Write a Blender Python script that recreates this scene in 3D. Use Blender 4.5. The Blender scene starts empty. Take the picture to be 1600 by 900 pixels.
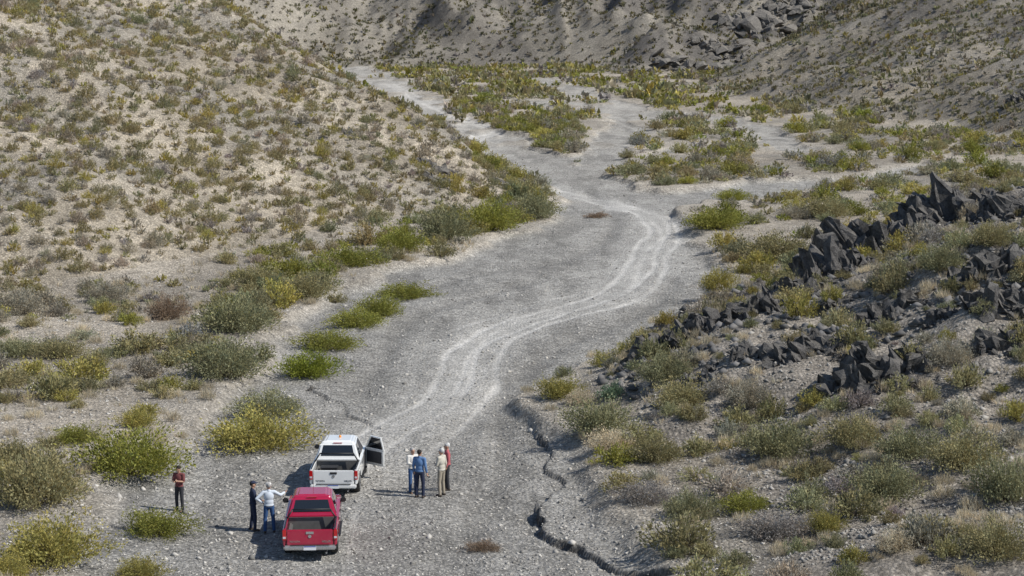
import bpy, bmesh, math, numpy as np
from mathutils import Vector, Matrix
SC = bpy.context.scene
COL = SC.collection
R = math.radians
rng = np.random.default_rng(7)
F = 3111.0; CH = 18.6; P = R(8.23)

# ------------------------------------------------------------ camera model
def G(px, py, z=0.0):
    v = (py-450)/F
    d = (CH-z)/(math.sin(P)+v*math.cos(P))
    return ((px-800)/F*d, d*(math.cos(P)-v*math.sin(P)))
def project(x, y, z):
    d = y*math.cos(P)+(CH-z)*math.sin(P)
    return 800+F*x/d, 450+F*((CH-z)*math.cos(P)-y*math.sin(P))/d, d
def Gl(pts): return np.array([G(*p) for p in pts])

# ------------------------------------------------------------ noise
def vn(x, y, seed=0):
    xi = np.floor(x); yi = np.floor(y); fx = x-xi; fy = y-yi
    fx = fx*fx*(3-2*fx); fy = fy*fy*(3-2*fy)
    xi = xi.astype(np.int64); yi = yi.astype(np.int64)
    def h(a, b):
        n = (a*374761393 + b*668265263 + seed*982451653) & 0xffffffff
        n = ((n ^ (n >> 13))*1274126177) & 0xffffffff
        n = n ^ (n >> 16)
        return (n & 0xffff)/65535.0
    a = h(xi, yi); b = h(xi+1, yi); c = h(xi, yi+1); d = h(xi+1, yi+1)
    return (a*(1-fx)+b*fx)*(1-fy)+(c*(1-fx)+d*fx)*fy
def fbm(x, y, o=3, seed=0):
    s = 0; a = 1; t = 0
    for i in range(o):
        s = s+a*vn(x*2**i+i*17.3, y*2**i-i*9.1, seed+i); t += a; a *= .5
    return s/t
def ss(t): t = np.clip(t, 0, 1); return t*t*(3-2*t)
def smin(a, b, k):
    h = np.clip(.5+.5*(b-a)/k, 0, 1); return b*(1-h)+a*h-k*h*(1-h)
def smax(a, b, k): return -smin(-a, -b, k)
def polydist(x, y, pts, signed=False):
    best = np.full(x.shape, 1e9); sg = np.ones(x.shape)
    for (ax, ay), (bx, by) in zip(pts[:-1], pts[1:]):
        dx, dy = bx-ax, by-ay; L = dx*dx+dy*dy
        t = np.clip(((x-ax)*dx+(y-ay)*dy)/L, 0, 1)
        ex = x-ax-t*dx; ey = y-ay-t*dy; d = ex*ex+ey*ey
        m = d < best
        best = np.where(m, d, best)
        if signed: sg = np.where(m, np.sign(dx*ey-dy*ex), sg)
    return np.sqrt(best)*sg if signed else np.sqrt(best)
def inside(x, y, pts):
    c = np.zeros(x.shape, bool)
    n = len(pts)
    for i in range(n):
        ax, ay = pts[i]; bx, by = pts[(i+1) % n]
        if ay == by: continue
        m = ((ay > y) != (by > y)) & (x < (bx-ax)*(y-ay)/(by-ay)+ax)
        c ^= m
    return c
def smooth_line(pts, n=5):
    pts = [np.array(p, float) for p in pts]; out = []
    ext = [2*pts[0]-pts[1]]+pts+[2*pts[-1]-pts[-2]]
    for i in range(1, len(ext)-2):
        a, b, c, d = ext[i-1:i+3]
        for k in range(n):
            t = k/n
            out.append(.5*((2*b)+(-a+c)*t+(2*a-5*b+4*c-d)*t*t+(-a+3*b-3*c+d)*t**3))
    out.append(pts[-1]); return np.array(out)

# ------------------------------------------------------------ layout of the valley (ground points)
BED = Gl([(-60,1100),(120,900),(150,830),(170,770),(300,720),(330,650),(420,590),(430,540),(470,500),(540,455),(620,425),(760,388),(870,345),
          (882,322),(820,285),(745,245),(700,215),(650,185),(600,155),(535,112),(610,116),(665,148),(715,182),(750,196),(795,214),(850,238),(925,262),
          (985,300),(1060,303),(1140,290),(1290,281),(1440,257),(1455,268),(1330,292),(1180,310),(1110,320),(1060,340),(1068,372),(1130,412),
          (1085,470),(1010,545),(930,575),(845,600),(815,640),(875,690),(950,790),(1010,900),(1080,1100)])
SIDE = [(Gl([(935,262),(955,225),(1000,185),(930,155),(850,125)]), 2.0), (Gl([(1240,240),(1190,205),(1130,190),(1020,175)]), 1.6),
        (Gl([(850,160),(890,168),(940,178),(1000,178)]), 2.6), (Gl([(1000,250),(1080,228),(1180,225)]), .9), (Gl([(600,130),(560,112),(500,100)]), 3.0)]
T = [smooth_line(Gl(l)) for l in (
  [(440,1040),(500,900),(522,790),(560,720),(610,675),(682,632),(712,585),(728,545),(790,512),(880,483),(955,458),(1000,420),(1012,385),(1032,360),(1010,335),(950,316),(870,300),(800,272),(745,240),(742,218),(790,205)],
  [(585,705),(640,655),(668,610),(676,565),(706,530),(790,498),(880,470),(960,445),(985,410)],
  [(560,940),(590,800),(630,715),(690,660),(738,610),(752,570),(778,530),(850,500),(945,477),(1006,447),(1026,400),(1047,370),(1030,340),(960,322)],
  [(790,205),(770,200),(720,185),(665,160),(610,132)])]
CUT = [smooth_line(Gl(l), 4) for l in ([(842,795),(852,778),(874,770),(880,752),(856,734),(858,712),(842,686)], [(1040,915),(965,893),(925,875),(905,866),(872,842),(852,822),(842,795)],
       [(578,666),(545,650),(530,632),(505,622),(487,606)])]
WASH = [smooth_line(Gl(l), 4) for l in ([(700,1000),(720,860),(760,780),(790,700),(780,640),(820,580),(900,530),(1000,490),(1050,440)],
       [(620,470),(700,440),(800,420),(900,400),(960,350),(920,300)], [(640,760),(700,700),(760,640),(850,590)], [(560,620),(600,560),(640,500),(720,470),(840,440)])]
RIDGE = [(6.6,103.6),(9.7,108),(14,109.6),(18,111),(24.5,112),(30,112.3)]
KRX = [45,63,71,79,91,95,104,112]; KRV = [4.8,4.6,3.9,2.9,1.6,2.9,6.9,9.5]

def masks(x, y):
    wob = (fbm(x/3.5, y/5, 3, 11)-.5)*3.2*np.clip(y/110, .5, 3.2)
    d = polydist(x, y, np.vstack([BED, BED[:1]]))
    sd = np.where(inside(x, y, BED), d, -d)+wob
    for l, w in SIDE:
        sd = np.maximum(sd, w*np.clip(y/150,1,2.2)-polydist(x, y, l)+wob*.6)
    bed = ss(.5+sd/1.2)
    isl = ss((fbm(x/5, y/16, 3, 15)-.60)*9)*ss((y-220)/60)
    return bed*(1-.8*isl), sd
def H(x, y, full=False):
    x = np.asarray(x, float); y = np.asarray(y, float)
    n1 = fbm(x/16, y/16, 3, 3)-.5
    n2 = fbm(x/3.2, y/3.2, 3, 5)-.5
    df = -.89*(x+30)+.45*(y-117)+7*n1
    db = -.956*(x-4)-.294*(y-186)+4*n1
    al = .45*x+.89*y
    zl = smin(.33*df, .8*db, 3)
    zl = zl+ss(zl/4)*((fbm(al/7, df/30, 2, 21)-.5)*3.4+n2*1.1)
    x0 = np.interp(y, KRX, KRV)
    s = .16+.24*ss((y-63)/42)
    zr = smin((x-x0)*s, 1.2*((x-6.7)*.73-(y-104)*.684+1.5), 1.0)
    zr = smin(zr, 7.6+.02*(x-25), 2.0)
    zr = zr+ss(zr/1.5)*((fbm(x/5, y/5, 3, 31)-.5)*1.9)+ss(zr/.6)*n2*.6
    rd = np.where((y > 92) & (y < 125), np.exp(-(polydist(x, y, RIDGE)/1.8)**2), 0)
    zr = zr+rd*(np.abs(fbm(x/1.6, y/1.6, 3, 33)-.5)*3.2+.1)
    df3 = (x-65)*.987+(y-254)*.161+14*n1
    db3 = (x-33)*.941-(y-410)*.339+6*n1
    zf = smin(.33*df3, .8*db3, 4)
    zf = zf+ss(zf/5)*((fbm((x*.16-y*.98)/11, df3/50, 2, 41)-.5)*8+n2*1.4)
    a1 = .30*(y-545-.10*(x+90))
    a2 = smin(.42*(y-560+.55*(x+10)), .9*(x+62-.32*(y-560)), 6)
    a3 = smin(.34*(y-500-.25*(x-10)), .55*((x-22)-.28*(y-520)), 8)
    rg = 1-np.abs(2*fbm(x/45, y/60, 3, 51)-1)
    zm = smax(smax(a1, a2, 3), a3, 3)
    gul = 1-np.abs(2*fbm(x/9, y/30, 2, 59)-1)
    zm = zm+ss(zm/8)*((rg-.7)*20+(fbm(x/12,y/18,3,57)-.5)*8+(gul-.7)*4)
    bed, sd = masks(x, y)
    z0 = .12+(fbm(x/2.2, y/2.2, 3, 61)-.5)*.28+(fbm(x/11, y/11, 2, 63)-.5)*.4
    zb = (fbm(x/1.5, y/2.6, 3, 71)-.5)*.17+(fbm(x/7, y/12, 2, 73)-.5)*.28
    z0 = z0+.38*np.clip(1.4-y/400, .3, 1)
    z = z0*(1-bed)+zb*bed
    tr = np.zeros(x.shape)
    fw = np.clip((y/100)**.6, .9, 2)
    jn = (fbm(x/2.6, y/6, 2, 83)-.5)*.55
    br = ss(fbm(x/2.4, y/5, 3, 81)*3-.85)
    fade = (1, .9, np.clip((y-66)/22, 0, 1), 1)
    for i, l in enumerate(T):
        d = polydist(x, y, l); w = .27*fw
        a = np.exp(-((d+jn-.82)/w)**2)*(.92, .5, .78, .8)[i]*(.60+.40*br)*fade[i]
        tr = np.maximum(tr, a)
        tr = np.maximum(tr, np.exp(-((d+jn)/(1.6*fw))**2)*(.42, .2, .34, .35)[i]*fade[i])
    tr = tr*ss(sd+.5)*np.clip((y-60)/22, .3, 1)
    wa = np.zeros(x.shape)
    for l in WASH: wa = np.maximum(wa, np.exp(-((polydist(x, y, l)+jn)/.8)**2))
    z = z-.07*tr-.15*wa*bed
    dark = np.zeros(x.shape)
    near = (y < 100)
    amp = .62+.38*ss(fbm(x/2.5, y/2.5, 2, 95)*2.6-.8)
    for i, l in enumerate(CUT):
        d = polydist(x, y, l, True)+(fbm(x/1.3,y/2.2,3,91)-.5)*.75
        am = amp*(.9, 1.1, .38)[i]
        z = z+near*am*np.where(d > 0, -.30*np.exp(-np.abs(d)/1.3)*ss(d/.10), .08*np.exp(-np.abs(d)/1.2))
        dark = np.maximum(dark, near*am*np.exp(-((d-.06)/.085)**2))  # mask for shade painted along the foot of each cut wall
    hills = [zl, zr, zf, zm]
    zz = z
    for h in hills: zz = smax(zz, h+z*.5, .9)
    if full:
        st = np.stack([z+.25, zl, zr, zf, zm]); reg = np.argmax(st, 0)
        return zz, bed, tr, wa*bed, dark, reg, sd
    return zz

def hit(px, py):
    px = np.atleast_1d(np.asarray(px, float)); py = np.atleast_1d(np.asarray(py, float))
    ys = np.geomspace(46, 950, 2200)
    out = []
    for a, b in zip(px, py):
        v = (b-450)/F; dy = math.cos(P)-v*math.sin(P); dz = -(math.sin(P)+v*math.cos(P)); dx = (a-800)/F
        t = ys/dy; x = dx*t; z = CH+dz*t
        m = z < H(x, ys)
        i = int(np.argmax(m)) if m.any() else len(ys)-1
        out.append((x[i], ys[i], float(H(x[i:i+1], ys[i:i+1])[0])))
    return out
def visible(x, y, z):
    ok = np.ones(x.shape, bool)
    for k in np.linspace(.3, .985, 45):
        hz = H(x*k, y*k); lz = CH+(z+.5-CH)*k
        ok &= ~((hz > lz) & (y*k > 46))
    return ok

# ------------------------------------------------------------ mesh helpers
def np_mesh(name, V, Fc, cols=None, smooth=False):
    me = bpy.data.meshes.new(name); n = len(V); k = Fc.shape[1]
    me.vertices.add(n); me.vertices.foreach_set('co', np.ascontiguousarray(V, np.float32).ravel())
    me.loops.add(Fc.size); me.loops.foreach_set('vertex_index', np.ascontiguousarray(Fc, np.int32).ravel())
    me.polygons.add(len(Fc)); me.polygons.foreach_set('loop_start', np.arange(0, Fc.size, k, dtype=np.int32))
    if smooth: me.polygons.foreach_set('use_smooth', np.ones(len(Fc), bool))
    me.update(calc_edges=True)
    if cols:
        for nm, c in cols.items():
            a = me.color_attributes.new(nm, 'FLOAT_COLOR', 'POINT')
            c4 = np.ones((n, 4), np.float32); c4[:, :c.shape[1]] = c
            a.data.foreach_set('color', c4.ravel())
    return me
def link(name, me, mat=None, parent=None):
    o = bpy.data.objects.new(name, me); COL.objects.link(o)
    if mat and len(me.materials) == 0: me.materials.append(mat)
    if parent: o.parent = parent
    return o
def tag(o, label, cat, group=None, kind=None):
    if label: o['label'] = label
    if cat: o['category'] = cat
    if group: o['group'] = group
    if kind: o['kind'] = kind
    return o
def empty(name, loc, rz=0):
    o = bpy.data.objects.new(name, None); COL.objects.link(o); o.location = loc; o.rotation_euler = (0, 0, rz); o.empty_display_size = .2
    return o

# ------------------------------------------------------------ materials
def newmat(name):
    m = bpy.data.materials.new(name); m.use_nodes = True; nt = m.node_tree
    return m, nt, nt.nodes['Principled BSDF']
def simple(name, col, rough=.6, metal=0, coat=0, noise=.0, nscale=20, dust=0):
    m, nt, b = newmat(name); N = nt.nodes; L = nt.links
    b.inputs['Roughness'].default_value = rough; b.inputs['Metallic'].default_value = metal; b.inputs['Coat Weight'].default_value = coat
    tc = N.new('ShaderNodeTexCoord'); nz = N.new('ShaderNodeTexNoise'); nz.inputs['Scale'].default_value = nscale; nz.inputs['Detail'].default_value = 4
    L.new(tc.outputs['Object'], nz.inputs['Vector'])
    mx = N.new('ShaderNodeMix'); mx.data_type = 'RGBA'
    mx.inputs[6].default_value = (*[c*(1-noise) for c in col], 1); mx.inputs[7].default_value = (*[min(1, c*(1+noise)) for c in col], 1)
    L.new(nz.outputs['Fac'], mx.inputs[0]); out = mx.outputs[2]
    if dust:
        sp = N.new('ShaderNodeSeparateXYZ'); L.new(tc.outputs['Object'], sp.inputs[0])
        mr = N.new('ShaderNodeMapRange'); mr.inputs['From Min'].default_value = .3; mr.inputs['From Max'].default_value = 1.1
        mr.inputs['To Min'].default_value = dust; mr.inputs['To Max'].default_value = dust*.15; L.new(sp.outputs['Z'], mr.inputs['Value'])
        mu = N.new('ShaderNodeMath'); mu.operation = 'MULTIPLY'; L.new(mr.outputs[0], mu.inputs[0]); L.new(nz.outputs['Fac'], mu.inputs[1])
        m2 = N.new('ShaderNodeMix'); m2.data_type = 'RGBA'; L.new(mu.outputs[0], m2.inputs[0]); L.new(out, m2.inputs[6]); m2.inputs[7].default_value = (.36, .33, .28, 1); out = m2.outputs[2]
    L.new(out, b.inputs['Base Color'])
    return m

def ground_material():
    m, nt, b = newmat('stony_ground'); N = nt.nodes; L = nt.links
    b.inputs['Roughness'].default_value = .95; b.inputs['Specular IOR Level'].default_value = .15
    geo = N.new('ShaderNodeNewGeometry')
    c1 = N.new('ShaderNodeAttribute'); c1.attribute_name = 'base'
    sf = N.new('ShaderNodeAttribute'); sf.attribute_name = 'soft'
    sfs = N.new('ShaderNodeSeparateColor'); L.new(sf.outputs['Color'], sfs.inputs[0])
    def noise(sc, det, rough=.6):
        n = N.new('ShaderNodeTexNoise'); n.inputs['Scale'].default_value = sc; n.inputs['Detail'].default_value = det; n.inputs['Roughness'].default_value = rough
        L.new(geo.outputs['Position'], n.inputs['Vector']); return n
    def ramp(src, p0, p1, v0, v1):
        r = N.new('ShaderNodeMapRange'); r.inputs['From Min'].default_value = p0; r.inputs['From Max'].default_value = p1
        r.inputs['To Min'].default_value = v0; r.inputs['To Max'].default_value = v1; L.new(src, r.inputs['Value']); return r.outputs[0]
    def mul(a, bb):
        x = N.new('ShaderNodeMath'); x.operation = 'MULTIPLY'; L.new(a, x.inputs[0]); L.new(bb, x.inputs[1]); return x.outputs[0]
    big = ramp(noise(.35, 5).outputs['Fac'], .3, .7, .84, 1.18)
    mid = ramp(noise(1.6, 7, .8).outputs['Fac'], .3, .7, .66, 1.34)
    fine = ramp(noise(9, 3, .8).outputs['Fac'], .3, .7, .72, 1.28)
    vo = N.new('ShaderNodeTexVoronoi'); vo.inputs['Scale'].default_value = 6.5; L.new(geo.outputs['Position'], vo.inputs['Vector'])
    vs = N.new('ShaderNodeSeparateColor'); L.new(vo.outputs['Color'], vs.inputs[0])
    cell = ramp(vs.outputs[0], 0, 1, .74, 1.28)
    edge = ramp(vo.outputs['Distance'], .0, .75, 1.14, .68)
    tot = mul(mul(mul(big, mid), fine), mul(cell, edge))
    tm = N.new('ShaderNodeMix'); tm.data_type = 'FLOAT'; L.new(sfs.outputs[0], tm.inputs[0]); L.new(tot, tm.inputs[2]); tm.inputs[3].default_value = 1.0
    vm = N.new('ShaderNodeVectorMath'); vm.operation = 'SCALE'; L.new(c1.outputs['Color'], vm.inputs[0]); L.new(tm.outputs[0], vm.inputs['Scale'])
    L.new(vm.outputs[0], b.inputs['Base Color'])
    n3 = noise(3.0, 8, .8)
    ad = N.new('ShaderNodeMath'); ad.operation = 'MULTIPLY_ADD'; L.new(vo.outputs['Distance'], ad.inputs[0]); ad.inputs[1].default_value = -.6; L.new(n3.outputs['Fac'], ad.inputs[2])
    bs = N.new('ShaderNodeMapRange'); bs.inputs['To Min'].default_value = .95; bs.inputs['To Max'].default_value = .3; L.new(sfs.outputs[0], bs.inputs['Value'])
    bp = N.new('ShaderNodeBump'); bp.inputs['Distance'].default_value = .18; L.new(bs.outputs[0], bp.inputs['Strength'])
    L.new(ad.outputs[0], bp.inputs['Height']); L.new(bp.outputs[0], b.inputs['Normal'])
    return m
def leaf_material():
    m, nt, b = newmat('foliage'); N = nt.nodes; L = nt.links
    a = N.new('ShaderNodeAttribute'); a.attribute_name = 'col'
    oi = N.new('ShaderNodeObjectInfo')
    mx = N.new('ShaderNodeMix'); mx.data_type = 'RGBA'; mx.blend_type = 'MULTIPLY'; mx.inputs[0].default_value = 1
    L.new(a.outputs['Color'], mx.inputs[6]); L.new(oi.outputs['Color'], mx.inputs[7])
    L.new(mx.outputs[2], b.inputs['Base Color']); b.inputs['Roughness'].default_value = .7; b.inputs['Specular IOR Level'].default_value = .25
    tr = N.new('ShaderNodeBsdfTranslucent'); L.new(mx.outputs[2], tr.inputs['Color'])
    ms = N.new('ShaderNodeMixShader'); ms.inputs[0].default_value = .33
    L.new(b.outputs[0], ms.inputs[1]); L.new(tr.outputs[0], ms.inputs[2]); L.new(ms.outputs[0], N['Material Output'].inputs['Surface'])
    return m
def rock_material(name, c0, c1):
    m, nt, b = newmat(name); N = nt.nodes; L = nt.links
    geo = N.new('ShaderNodeNewGeometry')
    n = N.new('ShaderNodeTexNoise'); n.inputs['Scale'].default_value = 2.6; n.inputs['Detail'].default_value = 9; n.inputs['Roughness'].default_value = .8
    L.new(geo.outputs['Position'], n.inputs['Vector'])
    r = N.new('ShaderNodeValToRGB'); r.color_ramp.elements[0].position = .36; r.color_ramp.elements[0].color = (*c0, 1); r.color_ramp.elements[1].position = .68; r.color_ramp.elements[1].color = (*c1, 1)
    L.new(n.outputs['Fac'], r.inputs[0])
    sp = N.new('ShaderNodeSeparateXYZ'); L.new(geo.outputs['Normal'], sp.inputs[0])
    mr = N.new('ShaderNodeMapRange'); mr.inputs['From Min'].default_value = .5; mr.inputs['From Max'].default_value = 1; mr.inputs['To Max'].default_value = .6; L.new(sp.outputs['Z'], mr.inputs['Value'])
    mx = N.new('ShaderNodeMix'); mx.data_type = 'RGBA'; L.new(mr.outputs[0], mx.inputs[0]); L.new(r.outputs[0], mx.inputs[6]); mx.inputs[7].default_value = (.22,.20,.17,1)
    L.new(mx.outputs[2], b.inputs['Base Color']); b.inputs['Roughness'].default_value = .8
    bp = N.new('ShaderNodeBump'); bp.inputs['Strength'].default_value = 1; bp.inputs['Distance'].default_value = .3
    L.new(n.outputs['Fac'], bp.inputs['Height']); L.new(bp.outputs[0], b.inputs['Normal'])
    return m
M_ground = ground_material(); M_leaf = leaf_material()
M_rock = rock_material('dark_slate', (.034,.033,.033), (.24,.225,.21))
M_rock2 = rock_material('grey_brown_rock', (.07,.065,.06), (.27,.25,.22))
M_wood = simple('dry_twigs', (.16,.125,.09), .9, noise=.3)

# ------------------------------------------------------------ terrain
Yv = np.concatenate([np.geomspace(40, 58, 40)[:-1], np.geomspace(58, 108, 640)[:-1], np.geomspace(108, 1000, 900)]); NR = len(Yv); NC = 690
U = np.linspace(-.40, .40, NC)
YY = np.repeat(Yv[:, None], NC, 1); XX = YY*U[None, :]
zz, bed, tr, wa, dark, reg, sd = H(XX, YY, True)
def mixc(a, b, t): return a*(1-t[..., None])+b*t[..., None]
cb = np.array([.365,.35,.32]); ct = np.array([.60,.58,.54]); cf = np.array([.43,.38,.31]); ch = np.array([.42,.365,.285])
cr = np.array([.335,.30,.255]); cfr = np.array([.31,.275,.22]); cm = np.array([.32,.29,.24])
pick = np.stack([cf, ch, cr, cfr, cm])
base = pick[reg]
big = ss(fbm(XX/9, YY/12, 4, 101)*2.4-.7)
base = base*(.80+.36*big[..., None])
greyp = ss(fbm(XX/6, YY/9, 3, 103)*3-1.3)
base = mixc(base, np.array([.275,.257,.225]), greyp*.6*(reg != 2)*(reg != 4))
rocky = ss((fbm(XX/14, YY/22, 4, 107)-.49)*7)*((reg == 4)*(.45+.55*ss((XX+30)/60))+(reg == 3)*.6)
base = mixc(base, np.array([.135,.125,.118]), rocky*.65)
crag = ss((fbm(XX/5, YY/9, 4, 108)-.45)*6)*(reg == 4)*np.exp(-((XX-72)/34)**2)
base = mixc(base, np.array([.085,.082,.08]), crag*.7)
rocky2 = ss((fbm(XX/2.5, YY/3.5, 4, 109)-.55)*9)*(reg == 2)*ss((YY-80)/14)
base = mixc(base, np.array([.12,.115,.11]), rocky2*.6)
rdm = np.where((YY > 90) & (YY < 128), np.exp(-(polydist(XX, YY, RIDGE)/1.7)**2), 0)*(reg == 2)
base = mixc(base, np.array([.08,.078,.077]), rdm*.85)
farw = ss((YY-170)/150)
bedc = mixc(cb*(.80+.4*fbm(XX/2.5, YY/5, 3, 105))[..., None], np.array([.46,.435,.39])*(.8+.4*fbm(XX/5, YY/14, 3, 106))[..., None], farw)
base = mixc(base, bedc, bed*(reg == 0))
rim = np.exp(-((sd+1.0)/1.3)**2)*(reg == 0)
base = mixc(base, np.array([.50,.455,.385]), rim*.5)
lens = ss((fbm(XX/2.0, YY/8, 4, 111)-.51)*8)*bed*(reg == 0)
base = mixc(base, np.array([.49,.47,.43]), lens*.45)
lens2 = ss((fbm(XX/1.3+3, YY/7, 4, 113)-.56)*9)*bed*(reg == 0)
base = mixc(base, np.array([.23,.22,.20]), lens2*.5)
base = mixc(base, ct, np.clip(tr*1.0, 0, .85)*(reg == 0)); base = mixc(base, cb*.70, wa*.55*(1-np.clip(tr*2,0,1))*(reg == 0))
base = mixc(base, np.array([.07,.062,.055]), np.clip(dark, 0, 1)*.9)  # painted shade of the cut banks, mixed into the ground colour
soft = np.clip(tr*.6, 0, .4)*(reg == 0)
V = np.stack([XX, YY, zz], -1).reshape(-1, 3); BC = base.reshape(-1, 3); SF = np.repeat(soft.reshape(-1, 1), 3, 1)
idx = np.arange(NR*NC).reshape(NR, NC)
Q = np.stack([idx[:-1, :-1], idx[:-1, 1:], idx[1:, 1:], idx[1:, :-1]], -1).reshape(-1, 4)
rid = np.where(reg == 0, np.where(bed > .5, np.where(tr > .3, 1, 0), 2), reg+2)
rf = rid[:-1, :-1].reshape(-1)
for k, nm in enumerate(['riverbed', 'dirt_track', 'valley_floor', 'left_hillside', 'right_hillside', 'far_right_hillside', 'far_hills']):
    q = Q[rf == k]
    if not len(q): continue
    u, inv = np.unique(q, return_inverse=True)
    me = np_mesh(nm, V[u], inv.reshape(-1, 4), {'base': BC[u], 'soft': SF[u]}, True)
    o = link(nm, me, M_ground); tag(o, None, None, kind='structure')

# ------------------------------------------------------------ shrubs
def shrub_tpl(seed, n, leaf, hh=.55, per=22, wid=.42, rag=.5, up=.35):
    g = np.random.default_rng(seed); m = max(6, n//per)
    az = g.uniform(0, 2*np.pi, m); ct_ = g.uniform(.02, 1, m)**.8; th = np.arccos(ct_)
    ph = g.uniform(0, 6.28, 4)
    lob = 1.08-rag*.35*(1+np.sin(3*az+ph[0]))*.5-rag*.3*(1+np.sin(5*az+ph[1]+3*th))*.5+g.normal(0, .09, m)
    tip = np.stack([np.sin(th)*np.cos(az), np.sin(th)*np.sin(az), np.cos(th)*hh], -1)*lob[:, None]
    tip[:, 2] += .06
    k = g.integers(0, m, n); t = 1-g.uniform(0, 1, n)**1.6*.65
    p = tip[k]*t[:, None]+g.normal(0, .055, (n, 3)); p[:, 2] = np.abs(p[:, 2])+.01
    d = tip[k]/np.linalg.norm(tip[k], axis=1)[:, None]+g.normal(0, .55, (n, 3)); d[:, 2] += up
    d /= np.linalg.norm(d, axis=1)[:, None]
    s = np.cross(d, g.normal(0, 1, (n, 3))); s /= np.linalg.norm(s, axis=1)[:, None]+1e-6
    l = leaf*g.uniform(.6, 1.3, n)[:, None]
    V = np.stack([p-s*l*wid*.5, p+s*l*wid*.5, p+d*l], 1).reshape(-1, 3)
    tone = (g.uniform(.72, 1.3, n)*(g.uniform(.78, 1.24, m)[k]))
    hue = g.uniform(-.08, .08, m)[k]
    c = np.stack([tone*(1+hue), tone, tone*(1-hue)], -1)
    c = np.repeat(c, 3, 0)
    q = min(m, 46); b0 = g.normal(0, .04, (q, 3)); b0[:, 2] = 0; tp = tip[:q]*.85
    w = .012; sd_ = g.normal(0, 1, (q, 3)); sd_ /= np.linalg.norm(sd_, axis=1)[:, None]
    s2 = np.cross(tp, sd_); s2 /= np.linalg.norm(s2, axis=1)[:, None]+1e-6
    SV = np.concatenate([np.stack([b0-s2*w, b0+s2*w, tp], 1), np.stack([b0-np.cross(s2, tp/1.0)*w, b0+np.cross(s2, tp)*w, tp], 1)]).reshape(-1, 3)
    return V.astype(np.float32), c.astype(np.float32), SV.astype(np.float32)
def tris(n): return np.arange(n).reshape(-1, 3)
def tpl_mesh(nm, tp):
    me = np_mesh(nm, tp[0], tris(len(tp[0])), {'col': tp[1]}); me.materials.append(M_leaf)
    st = np_mesh(nm+'_stems', tp[2], tris(len(tp[2]))); st.materials.append(M_wood)
    return me, st
BIG = [tpl_mesh('large_shrub_foliage', shrub_tpl(100+i, 7500, .048, .6, 30, .58, .85, .2)) for i in range(6)]
MED = [tpl_mesh('shrub_foliage', shrub_tpl(200+i, 1700, .088, .62, 22, .58, .8, .2)) for i in range(7)]
HIL = [tpl_mesh('hill_shrub_foliage', shrub_tpl(300+i, 900, .11, .62, 14, .50, .6, .2)) for i in range(6)]
GRS = [tpl_mesh('tussock_blades', shrub_tpl(400+i, 420, .34, .35, 5, .10, .3, 1.0)) for i in range(4)]
LOW = [shrub_tpl(500+i, 150, .22, .62, 8, .60, .6, .2) for i in range(6)]
FAR = [shrub_tpl(600+i, 26, .50, .62, 4, .75, .5, .1) for i in range(6)]
def stuff(nm, label, cat, items, tpls, seed):
    g = np.random.default_rng(seed); Vs = []; Cs = []
    items = np.array(items)
    items = items[items[:, 1] > 70] if len(items) else items
    if not len(items): return
    ti = g.integers(0, len(tpls), len(items))
    for k, tp in enumerate(tpls):
        it = items[ti == k]
        if not len(it): continue
        a = g.uniform(0, 6.28, len(it)); c, s = np.cos(a), np.sin(a); v = tp[0]
        x = (v[None, :, 0]*c[:, None]-v[None, :, 1]*s[:, None])*it[:, 3:4]+it[:, 0:1]
        y = (v[None, :, 0]*s[:, None]+v[None, :, 1]*c[:, None])*it[:, 3:4]+it[:, 1:2]
        z = v[None, :, 2]*it[:, 4:5]+it[:, 2:3]
        Vs.append(np.stack([x, y, z], -1).reshape(-1, 3)); Cs.append((tp[1][None]*it[:, None, 5:8]).reshape(-1, 3))
    Vv = np.concatenate(Vs); Cc = np.concatenate(Cs)
    o = link(nm, np_mesh(nm, Vv, tris(len(Vv)), {'col': Cc}), M_leaf); tag(o, label, cat, kind='stuff')

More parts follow.
